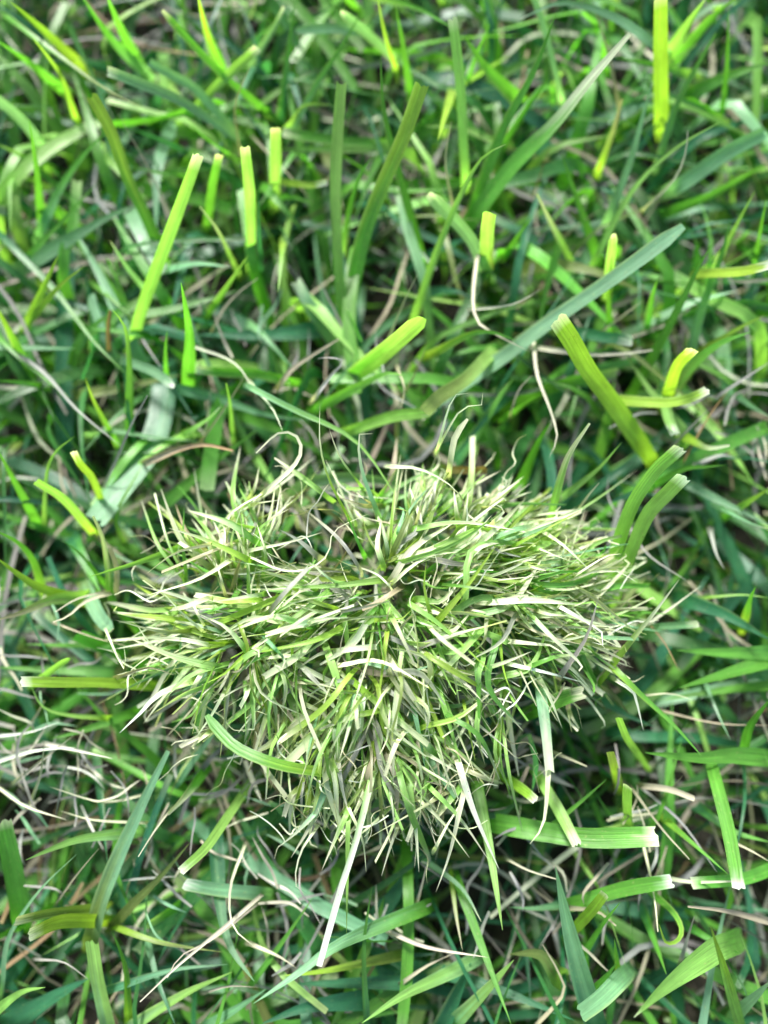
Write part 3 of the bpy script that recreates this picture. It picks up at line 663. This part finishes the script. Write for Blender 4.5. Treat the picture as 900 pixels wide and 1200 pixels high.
# ------------------------------------------------------------------ the tuft: its blades, root -> tip (same columns, no labels)
TUFT = """
P;6;p;47/49;463,680 487,660 510,650 537,647
YL;9;p;46/50;446,680 383,687 318,688
LP;10;p;45/46;384,695 337,730 298,761
L;7;c;46/42;403,722 407,760 408,832
Y;6;p;48/46;453,745 447,793 440,842
YP;10;c;45/44;411,795 447,827 502,872
LY;7;p;49/47;485,711 517,733 575,787
Y;10;p;46/52;511,729 547,687 582,638
LP;8;p;46/48;490,619 540,612 604,621
L;8;p;47/52;471,658 533,637 590,598
Y;7;p;46/51;504,719 497,687 500,658
L;8;c;45/44;531,743 570,742 596,754
S;9;c;50/50;462,694 440,708 425,714
Y;8;p;46/48;441,727 470,725 482,715
LP;13;c;40/42;379,848 360,870 335,895
OP;8;p;42/40;357,825 383,840 399,876
M;8;p;45/46;428,775 480,787 515,774
L;8;p;42/38;515,811 530,860 542,905
Y;5;p;42/40;545,831 557,892
P;6;p;40/38;548,839 580,865 602,885
M;8;p;43/39;485,831 493,870 498,899
YP;9;p;44/44;508,789 540,797 566,823
Y;6;p;42/42;586,748 590,785 599,810
LW;11;c;44/42;425,808 423,830 420,852
G;7;p;44/50;424,645 413,620 404,596
P;3;p;46/48;298,655 330,668 360,667 384,650 392,622 432,602
P;6;p;44/46;298,644 340,635 377,624
N;12;p;42/44;372,652 350,633 328,621
N;13;p;44/43;453,808 475,825 490,842
P;5;p;43/43;350,800 385,802 420,790
S;14;c;42/44;353,763 365,750 374,744
YP;9;p;44/44;289,655 240,632 198,619
P;6;p;46/44;264,660 230,680 171,698
P;6;p;46/44;244,638 205,648 172,672
LP;11;p;42/42;254,782 200,768 150,747
Y;7;p;44/43;284,770 262,790 238,802
YW;9;p;40/36;224,799 187,813 165,835 140,859
P;7;p;40/37;263,811 248,838 229,865
P;4;p;34/36;126,743 140,775 148,784 145,756
S;7;p;38/38;145,791 175,782 203,791
Y;6;p;45/42;282,735 290,770 262,815
L;5;p;40/38;287,805 288,862
LP;10;p;44/45;287,760 265,735 232,719
LP;8;p;46/46;303,697 270,702 245,706
P;6;p;42/46;235,737 210,715 189,692
P;8;p;42/40;598,752 630,755 650,758 668,775
PW;6;p;41/38;601,779 640,788 681,799
W;6;p;42/40;658,712 695,733 708,745 705,757 691,752
N;8;p;40/46;658,790 687,747 701,701
Y;6;p;42/46;605,638 640,620 679,599
P;5;p;42/44;678,672 710,652 728,649
P;4;p;40/40;703,670 725,670 747,683
L;6;p;40/38;640,758 648,775 656,792
YP;9;p;26/50;701,800 740,750 765,720 796,679
YG;9;p;34/34;720,784 755,818 790,850 824,888
PW;6;p;36/34;725,799 743,812 748,830 754,856
MP;13;c;36/34;634,812 640,860 644,904
LW;8;c;40/38/32;436,910 417,987 400,1040 374,1132
P;5;p;38/34;512,990 525,965 538,945 548,925
P;6;p;38/30;542,935 527,1000 511,1045
LP;6;p;38/32;505,924 540,960 572,1007
P;5;p;38/34;490,936 520,965 550,1005
PW;9;p;40/32;538,896 555,950 585,1019
PW;10;p;40/36;396,896 402,930 411,958
P;5;p;38/34;409,948 425,985 429,1022
MP;9;p;38/32;384,918 365,965 341,1005
MP;8;p;36/32;370,952 348,975 327,992
LP;8;p;38/33;407,952 390,990 377,1020
L;6;p;38/30;408,958 407,1030 406,1095
LP;8;p;40/34;479,916 487,970 491,1022
P;5;p;36/32;464,975 455,1000 447,1027
P;4;p;34/30;368,975 352,1000 346,1035 359,1049
P;8;p;32/30;643,898 640,945 635,970 621,989
P;5;p;40/50;514,522 525,480 535,462 549,461
P;4;p;40/50;516,520 540,480 565,474 566,459
P;8;r;40/48;527,548 533,513 548,491
YP;4;p;38/52;406,602 385,560 375,520 375,474
MP;7;p;38/48;442,600 425,555 420,520 423,507 437,508
ML;8;p;34/36;298,456 345,480 400,505 430,530 467,586
P;6;p;46/44;463,547 490,549 520,563 538,579
P;6;d;42/46;312,575 345,545 353,525 345,509 325,508 300,531
P;5;p;30/36;299,455 320,480 331,505
LP;5;p;42/48;420,565 398,535 386,503
"""
def parse(table):
    for ln in table.strip().splitlines():
        f = ln.split(';')
        zs = [float(q) / 1000 for q in f[3].split('/')]
        pts = [tuple(float(q) for q in p.split(',')) for p in f[4].split()]
        yield f[0], float(f[1]), f[2], zs, pts, (f[5] if len(f) > 5 else None)

def raised(pts, zs, root=0):
    """pixel path + heights -> points in the place; the blade springs up steeper near its root"""
    p = np.array(pts); s = np.r_[0, np.cumsum(np.hypot(*np.diff(p, axis=0).T))]; s /= s[-1]
    z = np.interp(s ** .85, np.linspace(0, 1, len(zs)), zs)
    zm = float(np.mean(z))
    d = p[0] - p[1]; d /= np.hypot(*d) + 1e-6
    P = [at(a, b, c) for (a, b), c in zip(pts, z)]
    if root:
        P.insert(0, at(*(p[0] + d * root), z[0] - .012))
        P.insert(0, at(*(p[0] + d * root * 1.6), z[0] - .026))      # the foot goes down among its neighbours
    return P, zm

def traced(sheet, row, n=16, **kw):
    cl, wpx, tip, zs, pts, _ = row
    wf = kw.pop('wf', .9)
    P, zm = raised(pts, zs, kw.pop('root', 0))
    width = wpx * (CAM_H - zm) / F_PX
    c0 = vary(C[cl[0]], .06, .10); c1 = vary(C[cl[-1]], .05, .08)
    if len(cl) == 1: c1 = c0 * 1.12
    tl = {'P': .30, 'W': .09, 'S': .35, 'Y': .4, 'L': .6, 'G': .6, 'O': .5, 'M': .6, 'T': .6, 'B': .5}.get(cl[-1], .3) if len(cl) > 1 else .3
    if kw.get('midrib') and cl[-1] == 'P' and tip != 'd': kw['tiplen_m'] = .0028
    curl = len(pts) > 5
    if cl[-1] == 'W':
        if 'midrib' in kw: kw['tiplen_m'] = .0026
        else: tl = .62
    sheet.blade(P, width * wf, tip, c0, c1, n=n + (10 if curl else 0), roll=kw.pop('roll', rng.normal(0, .25)), twist=kw.pop('twist', rng.normal(0, .25)), tiplen=tl, **kw)
    return P[0]

GREEN = "green blades of the lawn around the tuft"
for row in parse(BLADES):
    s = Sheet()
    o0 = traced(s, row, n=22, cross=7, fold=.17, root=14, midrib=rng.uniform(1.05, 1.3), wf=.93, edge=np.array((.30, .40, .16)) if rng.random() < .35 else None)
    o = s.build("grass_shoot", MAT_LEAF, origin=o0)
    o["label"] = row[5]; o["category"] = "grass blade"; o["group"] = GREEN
for row in parse(STALKS):
    s = Sheet()
    o0 = traced(s, (row[0].replace('P', 'p').replace('W', 'w'),) + row[1:], n=18, fold=.7, root=6, wf=.66, edge=np.array((.2, .13, .06)) if 'B' in row[0] else None)
    o = s.build("dead_grass_stem", MAT_DRY, origin=o0)
    o["label"] = row[5]; o["category"] = "dead stem"; o["group"] = "dead stems caught in the lawn"

# ------------------------------------------------------------------ the tuft
tuft = bpy.data.objects.new("grass_tuft", None)
tuft.empty_display_size = .02
col.objects.link(tuft)
TC = at(445, 735, .0)
tuft.location = TC
tuft["label"] = "dense domed tuft of fine pale curling grass raised above the lawn"
tuft["category"] = "grass tuft"
n_parts = 0
for row in parse(TUFT):
    s = Sheet()
    o0 = traced(s, row, n=14, fold=.35, root=8)
    s.build("blade", MAT_FINE, tuft, origin=o0); n_parts += 1

def noise_h(x, y):                      # the dome is lumpy
    return .004 * math.sin(x * .031 + 1.0) * math.cos(y * .037) + .0025 * math.sin(x * .07 + y * .05)
GAPS = ((366, 628, 54, 30), (225, 690, 34, 12), (388, 772, 26, 24), (560, 875, 20, 18))
RIM_A = (0, 15, 30, 45, 60, 75, 90, 105, 120, 135, 150, 165, 180, 197, 213, 228, 240, 252, 270, 285, 300, 315, 330, 345, 360)
RIM_R = (300, 285, 245, 225, 240, 262, 272, 262, 240, 212, 268, 300, 300, 300, 285, 215, 228, 205, 178, 200, 212, 232, 270, 300, 300)
def edge_r(x, y):
    """how far out towards the tuft's ragged rim (1 = on it)"""
    th = math.degrees(math.atan2(y - 735, x - 445)) % 360
    return math.hypot(x - 445, y - 735) / float(np.interp(th, RIM_A, RIM_R))
CROWNS = ((440, 685), (285, 755), (262, 655), (600, 690), (440, 830), (650, 745), (560, 620))
def tillers():
    """each small shoot lifts a fan of three to six blades from one point"""
    k = 0
    while k < 345:
        if rng.random() < .55:
            cx, cy = CROWNS[rng.choice(7, p=[.22, .18, .10, .18, .16, .08, .08])]
            x, y = cx + rng.normal(0, 38), cy + rng.normal(0, 30)
            ox, oy = (445, 690) if cx > 300 else (285, 750)
            a0 = math.atan2(y - oy, x - ox) + rng.normal(0, .3)
        else:
            r = math.sqrt(rng.uniform(0, 1)) * .85; th = rng.uniform(0, 6.28)
            x, y = 445 + 290 * r * math.cos(th), 735 + (250 if math.sin(th) > 0 else 175) * r * math.sin(th)
            a0 = math.atan2((y - 690) * 1.1, x - 445) + rng.normal(0, .4)
        if edge_r(x, y) > .88: continue
        k += 1
        r2 = min(1, edge_r(x, y)) ** 2
        zb = .035 - .014 * r2 + noise_h(x, y) + rng.normal(0, .004)
        young = rng.random()
        cl0 = 'L' if young < .36 else ('G' if young < .50 else ('O' if young < .64 else rng.choice(list("YMNSOP"))))
        for q in range(rng.integers(3, 7)):
            a = a0 + rng.normal(0, .42)
            R = rng.uniform(32, 130) * (1.15 if math.sin(a) > .3 else 1)
            x2, y2 = x + R * math.cos(a), y + R * math.sin(a)
            e = edge_r(x2, y2)
            if e > 1.08 and rng.random() < .9: continue
            if rng.random() < .93 and any(((x + (x2 - x) * m - gx) / rx) ** 2 + ((y + (y2 - y) * m - gy) / ry) ** 2 < 1 for m in (.1, .3, .5, .7, .85, 1) for gx, gy, rx, ry in GAPS): continue
            zt = min(.049, max(.015, .0415 - .015 * min(1.2, e) ** 2 + noise_h(x2, y2) + rng.normal(0, .005)))
            za = max(zb, zt) + rng.uniform(-.001, .004)
            side = rng.normal(0, .08) * R
            mx, my = x * .5 + x2 * .5 - side * math.sin(a), y * .5 + y2 * .5 + side * math.cos(a)
            pts = [at(x + rng.normal(0, 4), y + rng.normal(0, 4), zb - .012), at(x * .8 + mx * .2, y * .8 + my * .2, zb), at(mx, my, za), at(x2, y2, zt)]
            wd = rng.uniform(.0005, .0010) if rng.random() < .68 else rng.uniform(.0010, .0015)
            if rng.random() < .20:        # a dried end kinks or curls and shrivels
                t_ = a; l = rng.uniform(3, 8); X, Y, Z = x2, y2, zt
                for _ in range(rng.integers(1, 4)):
                    t_ += rng.choice([-1, 1]) * rng.uniform(.4, 1.5)
                    X += l * math.cos(t_); Y += l * math.sin(t_); Z += rng.uniform(-.002, .002)
                    pts.append(at(X, Y, Z))
                tip = 'd'
            else: tip = rng.choice(['p', 'c', 'd'], p=[.55, .25, .2])
            cl = cl0 if rng.random() < .6 else rng.choice(list("LGYMPNSO"), p=[.32, .14, .10, .14, .08, .08, .05, .09])
            c0 = vary(C[cl] * (1.25 if cl in 'O' else 1), .07, .25)
            c1 = vary(C['P'], .05, .15) if rng.random() < .82 else c0 * 1.25
            yield wd, pts, c0, c1, tip
gen = list(tillers())
for k in range(95):                     # longer blades lying across the dome in every direction
    while True:
        x, y = 445 + rng.normal(0, 110), 720 + rng.normal(0, 75)
        if edge_r(x, y) < .75: break
    a = math.atan2((y - 700) * 1.1, x - 445) + rng.normal(0, 1.0); R = rng.uniform(60, 135)
    x2, y2 = x + R * math.cos(a), y + R * math.sin(a)
    if edge_r(x2, y2) > 1.05: continue
    if any(((x + (x2 - x) * m - gx) / rx) ** 2 + ((y + (y2 - y) * m - gy) / ry) ** 2 < 1 for m in (.1, .4, .7, 1) for gx, gy, rx, ry in GAPS[:1]): continue
    z = .0455 - .012 * edge_r(x, y) ** 2 + rng.normal(0, .001); zt = .0465 - .015 * edge_r(x2, y2) ** 2 + rng.normal(0, .002)
    side = rng.normal(0, .12) * R
    pts = [at(x, y, z - .010), at(x * .85 + x2 * .15, y * .85 + y2 * .15, z), at((x + x2) / 2 - side * math.sin(a), (y + y2) / 2 + side * math.cos(a), max(z, zt) + .001), at(x2, y2, zt)]
    c0 = vary(C[rng.choice(list("LYPGN"), p=[.45, .2, .14, .14, .07])], .07, .2)
    gen.append((rng.uniform(.0010, .0016), pts, c0, vary(C['P'], .05, .15) if rng.random() < .8 else c0 * 1.2, rng.choice(['p', 'c', 'd'], p=[.6, .2, .2])))
for k in range(170):                    # fine dead hairs and threads lying over it
    th = rng.uniform(0, 6.28); r = math.sqrt(rng.uniform(0, 1))
    x, y = 445 + 290 * r * math.cos(th), 735 + (255 if math.sin(th) > 0 else 200) * r * math.sin(th)
    z = .046 - .016 * r * r; h_ = rng.uniform(0, 6.28); pts = []
    for j in range(rng.integers(4, 7)):
        pts.append(at(x, y, z + rng.normal(0, .0015))); l = rng.uniform(8, 22)
        x += l * math.cos(h_); y += l * math.sin(h_); h_ += rng.normal(0, .55)
    gen.append((rng.uniform(.0002, .00045), pts, vary(C[rng.choice(list("PSW"))], .05, .2), vary(C['P'], .05, .2), 'd'))
gen.sort(key=lambda g: -g[0])
rest = Sheet()
for k, (wd, pts, c0, c1, tip) in enumerate(gen):
    s = Sheet() if n_parts < 300 else rest
    c0 = c0 * .88 + np.array((.190, .235, .110)) * .12      # the tuft is greyer than the lawn
    s.blade(pts, wd, tip, c0, c1, n=12 if len(pts) < 5 else 18, roll=rng.normal(0, .5), twist=rng.normal(0, .8), fold=.35, tiplen=rng.uniform(.2, .65))
    if s is not rest:
        s.build("blade", MAT_FINE, tuft, origin=pts[0]); n_parts += 1
o = rest.build("fine_blades", MAT_FINE, tuft, origin=TC); o["kind"] = "stuff"
# dead stems matted in the heart of the tuft, dark olive to paint shade into gaps
s = Sheet()
for k in range(420):
    a = rng.uniform(0, 6.28); r = math.sqrt(rng.uniform(0, 1))
    x, y = 445 + 270 * r * math.cos(a), 735 + (235 if math.sin(a) > 0 else 165) * r * math.sin(a)
    if ((x - 372) / 50) ** 2 + ((y - 632) / 30) ** 2 < 1: continue
    z = rng.uniform(.008, .034 - .012 * r * r); h = rng.uniform(0, 6.28); l = rng.uniform(25, 75); b = rng.normal(0, .6)
    pts = [at(x, y, z), at(x + l * .5 * math.cos(h), y + l * .5 * math.sin(h), z + rng.uniform(0, .004)),
           at(x + l * .5 * math.cos(h) + l * .5 * math.cos(h + b), y + l * .5 * math.sin(h) + l * .5 * math.sin(h + b), z + rng.uniform(-.004, .002))]
    c = vary(C[rng.choice(list("SNPOD"), p=[.32, .26, .06, .2, .16])] * .85, .08, .25)
    s.blade(pts, rng.uniform(.0006, .0017), 'p', c, c, n=6, roll=rng.normal(0, .5))
o = s.build("dead_core", MAT_DRY, tuft, origin=TC); o["kind"] = "stuff"
